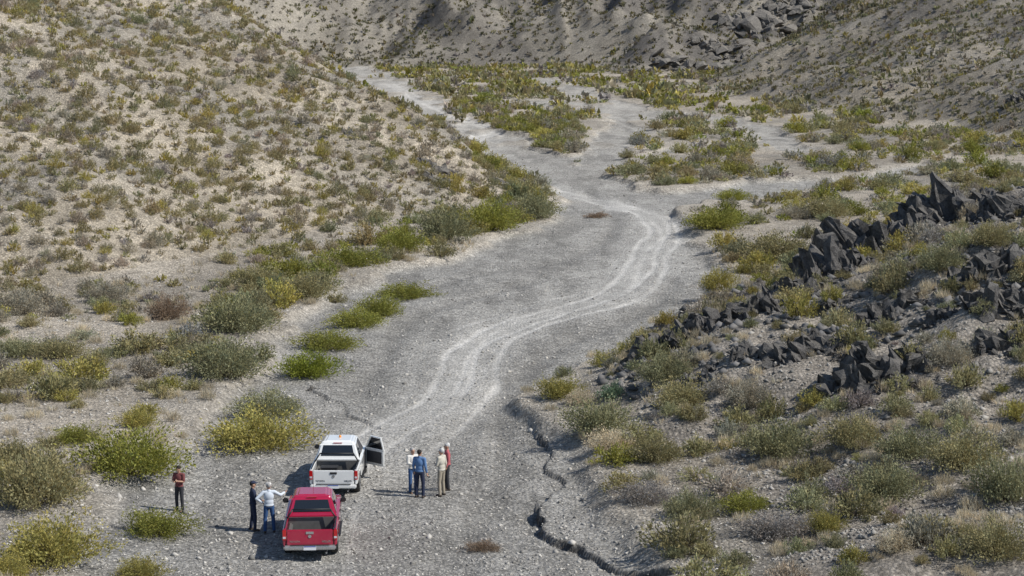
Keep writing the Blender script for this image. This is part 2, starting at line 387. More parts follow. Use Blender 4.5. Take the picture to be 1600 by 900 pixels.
GREEN = (.25,.25,.055); YEL = (.34,.30,.09); OLV = (.28,.25,.125); GGR = (.25,.245,.135); BLU = (.17,.24,.15); GRY = (.32,.29,.22)
VIO = (.29,.265,.24); STR = (.56,.485,.345); DKG = (.19,.215,.032); BRN = (.27,.20,.14)
def put_shrub(pos, w, h, d, color, meshes, name, label, cat, group, stems=True, rz=None):
    k = int(rng.integers(0, len(meshes))); fm, sm = meshes[k]
    a = rng.uniform(0, 6.28) if rz is None else rz
    root = empty(name, (pos[0], pos[1], pos[2]-.03), 0)
    tag(root, label, cat, group)
    f = link('foliage', fm, None, root); f.scale = (w/2, d/2, h/.6); f.rotation_euler = (0, 0, a)
    v = rng.uniform(.88, 1.15); f.color = (*[c*v for c in color], 1)
    if stems:
        s = link('stem', sm, None, root); s.scale = f.scale; s.rotation_euler = f.rotation_euler
    return root
HAND = [
 (484,600,112,54,DKG,'dense dark green shrub at the gravel edge, nearest of the row up the left bank'),
 (514,556,114,42,GREEN,'low green shrub second in the row along the left bank'),
 (558,520,100,40,GREEN,'green shrub third in the row along the left bank'),
 (594,502,80,42,GREEN,'rounded green shrub fourth in the row along the left bank'),
 (634,477,106,36,GREEN,'flat bright green shrub farthest of the row jutting into the riverbed'),
 (526,477,36,20,OLV,'tiny olive shrub left of the bank row'),
 (402,718,180,78,YEL,'wide yellow olive shrub on the gravel left of the white pickup'),
 (420,664,124,56,GGR,'grey green shrub right behind the wide yellow olive one'),
 (206,760,190,90,GREEN,'big green shrub behind the man in the maroon shirt'),
 (250,848,134,54,GREEN,'low bright green shrub at the feet of the man in the maroon shirt'),
 (55,806,180,104,OLV,'large olive shrub at the left edge of the frame'),
 (84,898,180,90,YEL,'yellowish shrub in the bottom left corner'),
 (220,912,90,44,YEL,'small yellow green shrub cut by the bottom edge, left of the red pickup'),
 (8,912,96,48,YEL,'yellow shrub cut off at the bottom left corner'),
 (20,735,96,50,OLV,'olive shrub behind the large one at the left edge'),
 (120,700,90,36,GREEN,'green shrub between the left edge and the big green one'),
 (348,604,146,78,GGR,'tall grey green shrub on the left bank above the yellow olive one'),
 (372,532,136,72,GGR,'large grey green shrub at the foot of the left hill'),
 (478,476,94,48,OLV,'olive shrub on the bank left of the tiny one'),
 (405,462,98,48,OLV,'olive shrub behind the large grey green one at the hill foot'),
 (540,428,116,44,GREEN,'green shrub at the hill foot above the bank row'),
 (624,402,88,44,GREEN,'green shrub midway along the foot of the left hill'),
 (696,386,104,62,GGR,'tall grey green shrub near the tip of the left hill'),
 (768,370,100,60,GREEN,'tall green shrub beside the riverbed bend'),
 (836,350,80,50,GGR,'grey green shrub at the very tip of the left hill'),
 (690,406,50,30,OLV,'small olive shrub in front of the tall ones at the hill tip'),
 (876,630,84,42,YEL,'yellow olive shrub jutting into the riverbed from the right bank'),
 (958,630,54,32,BLU,'compact blue green cushion shrub on the right bank'),
 (936,690,124,68,GGR,'wide grey green shrub on the right bank, beside the blue green cushion'),
 (1038,606,102,54,GGR,'grey green shrub below the lowest dark rocks'),
 (1066,650,116,58,OLV,'olive shrub between the right bank and the rocky slope'),
 (1026,730,90,54,OLV,'olive shrub right of the straw coloured grass clump'),
 (1215,726,138,74,GGR,'broad grey shrub in the middle of the right slope'),
 (1335,709,106,60,OLV,'olive shrub right of the broad grey one on the slope'),
 (1420,726,114,62,GGR,'grey green shrub on the slope right of the olive one'),
 (1078,819,98,54,GGR,'pale green shrub near the lower right bank'),
 (1010,794,106,44,VIO,'grey leafless shrub left of the pale green one'),
 (1166,808,96,42,GREEN,'low green shrub right of the pale green one'),
 (1212,852,130,54,VIO,'violet grey dry shrub near the bottom right'),
 (1292,840,66,44,YEL,'small yellow green shrub right of the violet grey one'),
 (1385,794,134,72,GGR,'large grey green shrub low on the right slope'),
 (1505,744,124,70,OLV,'olive shrub near the right edge, halfway down the slope'),
 (1570,794,124,82,GGR,'grey green shrub at the right edge of the frame'),
 (1560,884,134,74,OLV,'olive shrub in the bottom right corner'),
 (1118,369,112,46,GREEN,'green shrub on the bar right of the track bend'),
 (1216,421,134,58,OLV,'wide olive shrub behind the rocky spur'),
 (1124,462,70,44,YEL,'yellow shrub just behind the low end of the rocks'),
 (1145,320,64,26,GREEN,'small bright green shrub on the bar beyond the track bend'),
 (1290,348,90,42,OLV,'olive shrub on the bar behind the tallest rocks'),
 (1242,348,64,28,GRY,'grey shrub beside the olive one behind the tallest rocks'),
 (1250,502,60,44,YEL,'yellow shrub among the dark rocks'),
 (1470,432,84,50,GGR,'grey green shrub below the highest rock'),
 (1550,392,80,46,OLV,'olive shrub right of the highest rock'),
 (1480,578,76,50,GRY,'tan grey shrub on the slope beside the dark rocks'),
 (1170,644,86,50,GRY,'grey shrub under the middle rocks'),
 (30,500,90,50,GRY,'grey shrub on the flat at the left edge'),
 (166,480,78,42,GRY,'grey shrub on the flat under the left hill'),
 (262,506,68,46,BRN,'brownish grey twiggy shrub on the flat under the left hill'),
 (95,568,96,40,OLV,'low olive shrub on the flat at left'),
 (30,566,96,40,GGR,'low grey green shrub at the left edge of the flat'),
 (215,674,70,36,YEL,'small yellow shrub behind the big green one at left'),
 (75,704,46,24,OLV,'very small shrub on pale sand at left'),
 (935,345,50,14,BRN,'flat brown patch of dead brush in the riverbed bend'),
 (755,866,66,22,BRN,'brown heap of dead brush in the gravel right of the red pickup'),
]
occ = []
for cx, by, w, h, colr, lab in HAND:
    x, y, z = hit(cx, by-.10*w)[0]
    s = F/(y*math.cos(P)+(CH-z)*math.sin(P)); wm = w/s*1.12
    hm = max(.28, (h/s-.11*wm)*.98)
    db = colr is BRN and w != 68
    put_shrub((x, y, z), wm, hm, wm*.85, colr, BIG if w > 60 else MED, 'dry_brush' if db else 'shrub', lab, 'dead brush' if db else 'shrub', None, rz=rng.uniform(-.5,.5))
    occ.append((x, y, wm*.42))
occ = np.array(occ)
def free(x, y, m=0.):
    d = np.sqrt((x[:, None]-occ[None, :, 0])**2+(y[:, None]-occ[None, :, 1])**2)
    return (d > occ[None, :, 2]+m).all(1)
def jitter(x0, x1, y0, y1, cell, seed):
    g = np.random.default_rng(seed)
    nx = int((x1-x0)/cell); ny = int((y1-y0)/cell)
    X, Y = np.meshgrid(np.arange(nx), np.arange(ny))
    X = x0+(X+g.uniform(0, 1, X.shape))*cell; Y = y0+(Y+g.uniform(0, 1, Y.shape))*cell
    x, y = X.ravel(), Y.ravel(); m = (np.abs(x) < .29*y+2) & (y > 58)
    return x[m], y[m], g
def build_field(x, y, w, h, c, kindname, maxind, meshes, labelf, cat, splitY=300, stems=False):
    zz_, b_, t_, w_, d_, r_, s_ = H(x, y, True)
    px, py, dd = project(x, y, zz_)
    vis = (px > -25) & (px < 1625) & (py > -10) & (py < 935)
    vis[vis] = visible(x[vis], y[vis], zz_[vis])
    size = np.where(vis, w*F/dd, 0)
    order = np.argsort(-size); ind = order[:maxind]; ind = ind[size[ind] > 0]
    for i in ind:
        lab, grp = labelf(px[i], py[i], w[i], c[i], int(r_[i]))
        k = int(rng.integers(0, len(meshes)))
        if stems:
            put_shrub((x[i], y[i], zz_[i]), w[i], h[i], w[i], c[i], meshes, kindname, lab, cat, grp)
        else:
            o = link(kindname, meshes[k][0]); o.location = (x[i], y[i], zz_[i]-.03); o.scale = (w[i]/2, w[i]/2*rng.uniform(.8, 1.1), h[i]/.6)
            o.rotation_euler = (0, 0, rng.uniform(0, 6.28)); o.color = (*c[i], 1); tag(o, lab, cat, grp)
    rest = np.ones(len(x), bool); rest[ind] = False
    it = np.concatenate([x[:, None], y[:, None], zz_[:, None]-.03, w[:, None]/2, h[:, None]/.6, c], 1)
    near = rest & (y < splitY)
    return it[near], it[rest & ~near]
def place_phrase(px, py, r):
    if r == 1: return ('the upper ' if py < 170 else 'the lower ' if py > 320 else 'the middle ')+'left hillside'
    if r == 2: return 'the right slope'+(' near the bottom edge' if py > 740 else ' below the dark rocks' if py > 560 else ' among the dark rocks')
    if r == 3: return 'the far right hillside'
    if r == 4: return 'the far hills'
    if px < 500 and py > 380: return 'the sandy flat at left'+(' near the bottom' if py > 640 else '')
    if px > 800 and py > 500: return 'the right bank'
    if py > 300: return 'the bar right of the track bend'
    if py > 200: return 'the brushy bar beyond the bend'
    return 'the far valley floor'
def cname(c):
    r, g_, b_ = c
    if g_ > r*.98 and b_ < .5*g_: return 'green'
    if b_ > .70*g_: return 'grey'
    if b_ < .38*g_: return 'yellowish'
    return 'olive'
def lab_shrub(px, py, w, c, r):
    sz = 'small' if w < 1.1 else 'large' if w > 2.4 else 'mid sized'
    s = f'{sz} {cname(c)} shrub on {place_phrase(px, py, r)}'
    return s, s.replace('shrub', 'shrubs')
pal = np.array([OLV, GRY, YEL, GGR, GREEN, VIO])
def colors(g, n, p):
    c = pal[g.choice(6, n, p=p)]; return c*g.uniform(.80, 1.20, (n, 1))*(1+g.normal(0, .03, (n, 3)))
NEARL = []; FARL = []
HP = [.48,.22,.12,.14,.0,.04]
x, y, g = jitter(-95, 40, 60, 300, 1.12, 1)
zf_, bd_, _, _, _, rg_, sd_ = H(x, y, True)
den = fbm(x/7, y/9, 3, 201)
keep = (rg_ == 1) & (g.uniform(0, 1, len(x)) < np.clip(.72+.4*den, 0, .97)) & free(x, y)
x1, y1 = x[keep], y[keep]; n = len(x1)
w = np.clip(g.lognormal(-.04, .32, n), .45, 2.0); c = colors(g, n, HP)*np.array([1.0,.96,.95])
a, b = build_field(x1, y1, w, w*g.uniform(.36, .56, n), c, 'hillside_shrub', 300, HIL, lab_shrub, 'shrub'); NEARL.append(a); FARL.append(b)
x, y, g = jitter(-45, 60, 100, 330, 1.6, 8)
zf_, bd_, _, _, _, rg_, sd_ = H(x, y, True); den = fbm(x/4, y/7, 3, 203)
fr = np.exp(-((sd_+3.2)/2.8)**2)
keep = (sd_ < -1) & (rg_ <= 1) & (x < 10) & (g.uniform(0, 1, len(x)) < .9*fr*np.clip(.4+.8*den, 0, 1)) & free(x, y, .3)
x, y = x[keep], y[keep]; n = len(x); w = np.clip(g.lognormal(.62, .3, n), 1.0, 3.2); c = colors(g, n, [.24,.08,.16,.26,.24,.02])
def lab_fr(px, py, w, c, r):
    s = f'{"large" if w > 2 else "mid sized"} {cname(c)} shrub in the thicket along the foot of the left hill'; return s, s.replace('shrub', 'shrubs')
a, b = build_field(x, y, w, w*g.uniform(.36, .5, n), c, 'thicket_shrub', 300, MED, lab_fr, 'shrub', 300, True); NEARL.append(a); FARL.append(b)
for (xa, xb, ya, yb, cell, rr, sd__) in ((-160, 120, 235, 480, 1.75, (1, 3), 2), (-230, 230, 430, 820, 2.3, (3, 4), 3)):
    x, y, g = jitter(xa, xb, ya, yb, cell, sd__)
    zz_, _, _, _, _, rg_, _ = H(x, y, True)
    keep = np.isin(rg_, rr) & (g.uniform(0, 1, len(x)) < .9)
    if sd__ == 2: keep &= ~((rg_ == 1) & (y < 300))
    _, pyy, _ = project(x, y, zz_); keep &= (pyy > -30)
    x, y, zz_ = x[keep], y[keep], zz_[keep]; n = len(x); w = np.clip(g.lognormal(.16 if sd__ == 2 else .42, .3, n), .7, 3.4); c = colors(g, n, [.44,.20,.06,.26,.0,.04])*(.78 if sd__ == 2 else .60)
    FARL.append(np.concatenate([x[:, None], y[:, None], zz_[:, None]-.05, w[:, None]/2, w[:, None]*.68, c], 1))
x, y, g = jitter(-150, 110, 58, 560, 1.85, 4)
_, bd_, _, _, _, rg_, sd_ = H(x, y, True)
den = fbm(x/6, y/11, 3, 211)
th_ = .25+.13*ss((y-190)/140)
pr = np.where(bd_ < .3, np.clip((den-th_)*3.4, 0, .9), 0)*np.where(sd_ < -.8, 1, np.where(y > 200, .4, 0))
keep = (rg_ == 0) & (g.uniform(0, 1, len(x)) < pr) & free(x, y, .5)
x, y = x[keep], y[keep]; n = len(x)
w = np.clip(g.lognormal(.40, .4, n), .6, 3.4)*np.clip(.75+y/600, .8, 1.25); pxs, pys, _ = project(x, y, 0.4*np.ones(n))
c = np.where((pys > 420)[:, None], colors(g, n, [.31,.22,.16,.22,.05,.04]), colors(g, n, [.30,.15,.16,.17,.18,.04]))
a, b = build_field(x, y, w, w*g.uniform(.28, .44, n), c, 'shrub', 300, MED, lab_shrub, 'shrub', 300, True); NEARL.append(a); FARL.append(b)
x, y, g = jitter(0, 40, 58, 125, 1.25, 5)
_, bd_, _, _, _, rg_, sd_ = H(x, y, True); den = fbm(x/4, y/6, 3, 213)
keep = (rg_ == 2) & (g.uniform(0, 1, len(x)) < np.clip((den-.20)*1.9, 0, .8)*np.where(y > 92, .8, 1)) & free(x, y, .1)
x, y = x[keep], y[keep]; n = len(x); w = np.clip(g.lognormal(.05, .40, n), .45, 2.2); c = colors(g, n, [.30,.26,.12,.24,.0,.08])
a, b = build_field(x, y, w, w*g.uniform(.34, .52, n), c, 'slope_shrub', 300, MED, lab_shrub, 'shrub', 300, True); NEARL.append(a); FARL.append(b)
def lab_t(px, py, w, c, r):
    s = f'{"small" if w < .6 else "large"} straw grass tussock on {place_phrase(px, py, r)}'; return s, s.replace('tussock', 'tussocks')
x, y, g = jitter(-30, 45, 58, 150, .95, 6)
_, bd_, _, _, _, rg_, sd_ = H(x, y, True); den = fbm(x/3, y/4, 3, 217)
keep = (((rg_ == 2) & (g.uniform(0, 1, len(x)) < np.clip((den-.3)*2.2, 0, .75))) | ((rg_ == 0) & (bd_ < .3) & (g.uniform(0, 1, len(x)) < .22)))
x, y = x[keep], y[keep]; n = len(x); w = g.uniform(.35, 1.0, n); c = np.array([STR])*g.uniform(.7, 1.15, (n, 1))
a, b = build_field(x, y, w, w*.5, c, 'grass_tussock', 290, GRS, lab_t, 'grass tussock', 300)
GR_low = [shrub_tpl(700+i, 60, .45, .35, 4, .16, .3, 1.0) for i in range(3)]
stuff('dry_grass', 'dry straw grass scattered over banks and right slope', 'grass', a, GR_low, 9)
for cx, by, w_, h_, lab in ((955,712,100,40,'big clump of pale straw grass on the right bank'),(1400,868,90,40,'pale grass clump at the bottom right'),(905,640,60,30,'dry straw brush on the right bank at the channel edge')):
    x_, y_, z_ = hit(cx, by-8)[0]; s = F/y_; put_shrub((x_, y_, z_), w_/s, h_/s*.8, w_/s*.8, STR, BIG, 'grass_clump', lab, 'grass clump', None)
NL = np.concatenate(NEARL); FL = np.concatenate(FARL)
stuff('small_hillside_shrubs', 'small olive and grey shrubs dotted over nearer hillsides and banks', 'shrubs', NL, LOW, 11)
stuff('distant_shrubs', 'tiny distant shrubs speckling the far hills and far valley floor', 'shrubs', FL, FAR, 12)

# ------------------------------------------------------------ loose stones
def stones(nm, label, xs, ys, sz, cols, mat):
    g = np.random.default_rng(5); n = len(xs); zs = H(xs, ys)
    o8 = np.array([[1,0,0],[-1,0,0],[0,1,0],[0,-1,0],[0,0,1],[0,0,-1]], float)
    f8 = np.array([[0,2,4],[2,1,4],[1,3,4],[3,0,4],[2,0,5],[1,2,5],[3,1,5],[0,3,5]])
    v = o8[None]*g.uniform(.55, 1.25, (n, 6, 1))+g.normal(0, .18, (n, 6, 3)); v[:, :, 2] *= .65
    v = v*sz[:, None, None]*.5
    a = g.uniform(0, 6.28, n)[:, None]; X = v[:, :, 0]*np.cos(a)-v[:, :, 1]*np.sin(a); Y = v[:, :, 0]*np.sin(a)+v[:, :, 1]*np.cos(a)
    V = np.stack([X+xs[:, None], Y+ys[:, None], v[:, :, 2]+zs[:, None]+sz[:, None]*.05], -1).reshape(-1, 3)
    Fc = (f8[None]+6*np.arange(n)[:, None, None]).reshape(-1, 3)
    o = link(nm, np_mesh(nm, V, Fc, {'base': np.repeat(cols, 6, 0)}), mat); tag(o, label, 'stones', kind='stuff')
def stone_mat():
    m, nt, b = newmat('loose_stone'); a = nt.nodes.new('ShaderNodeAttribute'); a.attribute_name = 'base'; nt.links.new(a.outputs['Color'], b.inputs['Base Color']); b.inputs['Roughness'].default_value = .9; return m
M_st = stone_mat(); g = np.random.default_rng(77)
n = 72000; ys = 60*np.exp(g.uniform(0, 1, n)**1.15*math.log(4.2)); xs = ys*g.uniform(-.29, .29, n)
_, bd_, tr_, _, _, rg_, _ = H(xs, ys, True); k = (tr_ < .4); xs, ys, rg_ = xs[k], ys[k], rg_[k]; n = len(xs)
sz = np.clip(g.lognormal(-2.62, .5, n), .04, .36)*np.where(rg_ == 2, 1.5, 1); cols = np.array([.37,.35,.315])*g.uniform(.45, 1.45, (n, 1))
m2 = (rg_ == 2); cols[m2] *= .75
dk_ = m2 & (ys > 84) & (g.uniform(0, 1, n) < .22); sz[dk_] = g.uniform(.25, .8, dk_.sum()); cols[dk_] = np.array([.12,.115,.11])*g.uniform(.6, 1.6, (dk_.sum(), 1))
stones('loose_stones', 'loose grey stones strewn over the riverbed and slopes', xs, ys, sz, cols, M_st)

# ------------------------------------------------------------ rocks
def outcrop(px, py, w, h, label, n=None, mat=M_rock, lean=-.4, name='rock_outcrop'):
    x, y, z = hit(px, py)[0]; s = F/(y*math.cos(P)+(CH-z)*math.sin(P)); W = w/s*1.14; Hh = h/s*.98
    g = np.random.default_rng(int(px)*7+int(py)); bm = bmesh.new()
    n = int((n or 20)*1.3)
    for i in range(n+6):
        core = i < 6
        u = (i-2.5)/6*.85 if core else g.uniform(-.5, .5); fy = g.uniform(-.1,.1) if core else g.uniform(-.55, .3)
        cx = u*W; cy = fy*W*.6
        hz = float(H(np.array([x+cx]), np.array([y+cy]))[0])-z
        prof = max(.25, 1-1.4*abs(u+.08)**1.4)*(1 if fy > -.15 else .6)
        hh = Hh*prof*(g.uniform(.55, .92) if core else g.uniform(.25, .9))
        ww = W*g.uniform(.13,.19) if core else max(.18, W*g.uniform(.045, .11)); dd = ww*(g.uniform(.8, 1.3) if core else g.uniform(.9, 2.0))
        pts = []
        for k in range(22 if core else 13):
            p = Vector((g.uniform(-1, 1)*ww, g.uniform(-1, 1)*dd, g.uniform(-.35, 1)*hh))
            tp = 1-.45*max(0, p.z/hh); p.x *= tp; p.y *= tp
            pts.append(p)
        rot = Matrix.Rotation(lean+g.normal(0, .25), 3, 'Y') @ Matrix.Rotation(g.normal(0, .3), 3, 'X') @ Matrix.Rotation(g.normal(.3, .6), 3, 'Z')
        vs = [bm.verts.new(rot @ p+Vector((cx, cy, hz-.14))) for p in pts]
        r_ = bmesh.ops.convex_hull(bm, input=vs)
        junk = [e for e in r_['geom_interior'] if isinstance(e, bmesh.types.BMVert)]
        if junk: bmesh.ops.delete(bm, geom=junk, context='VERTS')
    bmesh.ops.triangulate(bm, faces=bm.faces)
    bmesh.ops.subdivide_edges(bm, edges=bm.edges, cuts=1)
    for v in bm.verts: v.co += Vector(g.normal(0, 1, 3))*min(.075, W*.018)
    me = bpy.data.meshes.new(name); bm.to_mesh(me); bm.free()
    o = link(name, me, mat); o.location = (x, y, z); tag(o, label, 'rock')
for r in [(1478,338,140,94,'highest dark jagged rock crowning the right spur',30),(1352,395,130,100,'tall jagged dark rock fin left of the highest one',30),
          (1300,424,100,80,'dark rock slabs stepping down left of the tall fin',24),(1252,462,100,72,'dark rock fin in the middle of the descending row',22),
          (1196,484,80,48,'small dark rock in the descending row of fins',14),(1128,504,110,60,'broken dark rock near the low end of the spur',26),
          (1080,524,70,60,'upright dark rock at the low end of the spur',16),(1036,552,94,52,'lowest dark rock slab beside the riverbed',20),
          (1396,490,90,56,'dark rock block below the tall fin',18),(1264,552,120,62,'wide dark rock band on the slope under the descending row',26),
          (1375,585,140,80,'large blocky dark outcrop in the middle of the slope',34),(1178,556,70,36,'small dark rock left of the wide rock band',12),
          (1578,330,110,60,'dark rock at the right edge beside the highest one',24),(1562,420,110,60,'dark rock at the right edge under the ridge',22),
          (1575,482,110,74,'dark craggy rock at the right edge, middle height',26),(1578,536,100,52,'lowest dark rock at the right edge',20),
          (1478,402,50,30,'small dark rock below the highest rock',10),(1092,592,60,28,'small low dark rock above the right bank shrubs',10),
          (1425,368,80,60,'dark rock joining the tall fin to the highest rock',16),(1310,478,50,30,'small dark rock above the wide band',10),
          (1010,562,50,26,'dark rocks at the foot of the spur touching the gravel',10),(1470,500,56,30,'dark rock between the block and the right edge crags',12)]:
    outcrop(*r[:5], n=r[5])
for r in [(1185,42,110,28,'distant dark crag high on the far hill'),(1085,106,120,17,'distant dark rocks at the foot of the far hill'),(1000,114,60,12,'small distant dark rocks left of the crag foot'),
          (1592,160,40,30,'dark rock on the far right hillside at the frame edge'),(1120,78,80,14,'distant dark rocks between crag and valley'),(1560,230,70,14,'low dark rock at the foot of the far right hillside'),
          (1240,20,80,16,'distant dark rock band right of the high crag')]:
    outcrop(*r[:5], n=30, mat=M_rock2)
for r in [(680,264,60,24,'grey rock patch near the tip of the left hill'),(795,294,48,20,'grey rocks at the end of the left hill'),(690,286,66,18,'grey rocks above the tall shrubs at the hill tip'),
          (486,610,20,12,'dark boulder at the left channel edge'),(755,562,16,8,'dark stone lying in the middle of the riverbed')]:
    outcrop(*r[:5], n=7, mat=M_rock2)

# ------------------------------------------------------------ vehicles
def bm_obj(name, bm, mat, parent, smooth=False):
    me = bpy.data.meshes.new(name); bmesh.ops.recalc_face_normals(bm, faces=bm.faces); bm.to_mesh(me); bm.free()
    if smooth: me.polygons.foreach_set('use_smooth', np.ones(len(me.polygons), bool))
    return link(name, me, mat, parent)
def bbox(bm, c, s, bev=0, rot=None):
    r_ = bmesh.ops.create_cube(bm, size=1); vs = r_['verts']
    bmesh.ops.scale(bm, vec=s, verts=vs)
    if bev: 
        es = list({e for v in vs for e in v.link_edges}); q = bmesh.ops.bevel(bm, geom=es, offset=bev, segments=2, affect='EDGES'); vs = list({v for f in q['faces'] for v in f.verts} | {v for v in vs if v.is_valid})
    if rot: bmesh.ops.rotate(bm, cent=(0,0,0), matrix=rot, verts=vs)
    bmesh.ops.translate(bm, vec=c, verts=vs)
def B(name, c, s, mat, parent, bev=0):
    bm = bmesh.new(); bbox(bm, c, s, bev); return bm_obj(name, bm, mat, parent)
def prism(bm, poly, x0, x1, bev=0, seg=2):
    a = [bm.verts.new((x0, p[0], p[1])) for p in poly]; b = [bm.verts.new((x1, p[0], p[1])) for p in poly]
    n = len(poly); fs = [bm.faces.new(a), bm.faces.new(b[::-1])]
    for i in range(n): fs.append(bm.faces.new((a[i], a[(i+1) % n], b[(i+1) % n], b[i])))
    if bev: bmesh.ops.bevel(bm, geom=list({e for f in fs[:2] for e in f.edges}), offset=bev, segments=seg, affect='EDGES')
def cyl(bm, c, r, w, seg=28, axis='X', r2=None):
    q = bmesh.ops.create_cone(bm, cap_ends=True, segments=seg, radius1=r, radius2=r if r2 is None else r2, depth=w)
    m = Matrix.Rotation(R(90), 3, 'Y') if axis == 'X' else Matrix.Rotation(R(90), 3, 'X') if axis == 'Y' else Matrix.Identity(3)
    bmesh.ops.rotate(bm, cent=(0,0,0), matrix=m, verts=q['verts']); bmesh.ops.translate(bm, vec=c, verts=q['verts'])
def tube(bm, pts, r, seg=8):
    for a, b in zip(pts[:-1], pts[1:]):
        a = Vector(a); b = Vector(b); d = b-a; q = bmesh.ops.create_cone(bm, cap_ends=True, segments=seg, radius1=r, radius2=r, depth=d.length+r)
        m = d.to_track_quat('Z', 'Y').to_matrix(); bmesh.ops.rotate(bm, cent=(0,0,0), matrix=m, verts=q['verts']); bmesh.ops.translate(bm, vec=(a+b)/2, verts=q['verts'])
def quadpanel(bm, q, u0, u1, v0, v1, off, th=.012):
    q = [Vector(p) for p in q]
    def P_(u, v): return (q[0]*(1-u)+q[1]*u)*(1-v)+(q[3]*(1-u)+q[2]*u)*v
    n = (q[1]-q[0]).cross(q[3]-q[0]).normalized()
    f = [P_(u0, v0), P_(u1, v0), P_(u1, v1), P_(u0, v1)]
    a = [bm.verts.new(p+n*off) for p in f]; b = [bm.verts.new(p+n*(off-th)) for p in f]
    bm.faces.new(a); bm.faces.new(b[::-1])
    for i in range(4): bm.faces.new((a[i], b[i], b[(i+1) % 4], a[(i+1) % 4]))
M_red = simple('crimson_paint', (.42,.005,.045), .26, .1, 1, .04, 3, dust=.2)
M_wht = simple('white_paint', (.80,.80,.78), .3, 0, 1, .04, 3, dust=.3)
M_glass = simple('tinted_glass', (.012,.014,.016), .06, 0, 1)
M_blk = simple('black_plastic', (.02,.02,.021), .55, noise=.2)
M_tyre = simple('tyre_rubber', (.035,.033,.03), .9, noise=.3)
M_alloy = simple('alloy', (.45,.45,.45), .35, .8)
M_chr = simple('chrome', (.6,.6,.6), .25, .8)
M_tl = simple('red_lamp', (.5,.01,.01), .15, 0, 1)
M_wl = simple('clear_lamp', (.7,.72,.75), .1, .2, 1)
M_plate = simple('plate_white', (.75,.76,.78), .5)
M_blue = simple('plate_blue', (.03,.08,.35), .5)
M_amb = simple('amber_lamp', (.85,.28,.02), .3)
M_liner = simple('bed_liner', (.10,.097,.092), .75, noise=.35, nscale=6)
M_inside = simple('dark_interior', (.05,.05,.055), .9)
def text_mesh(name, s, size, mat, parent, loc, rot):
    cu = bpy.data.curves.new(name, 'FONT'); cu.body = s; cu.size = size; cu.extrude = .003; cu.align_x = 'CENTER'; cu.align_y = 'CENTER'
    t = bpy.data.objects.new(name, cu); COL.objects.link(t); bpy.context.view_layer.update()
    me = bpy.data.meshes.new_from_object(t.evaluated_get(bpy.context.evaluated_depsgraph_get())); bpy.data.objects.remove(t)
    me.materials.clear(); o = link(name, me, mat, parent); o.location = loc; o.rotation_euler = rot; return o
def arc(cy, cz, r, a0, a1, n=10): return [(cy+r*math.cos(R(a0+(a1-a0)*i/n)), cz+r*math.sin(R(a0+(a1-a0)*i/n))) for i in range(n+1)]
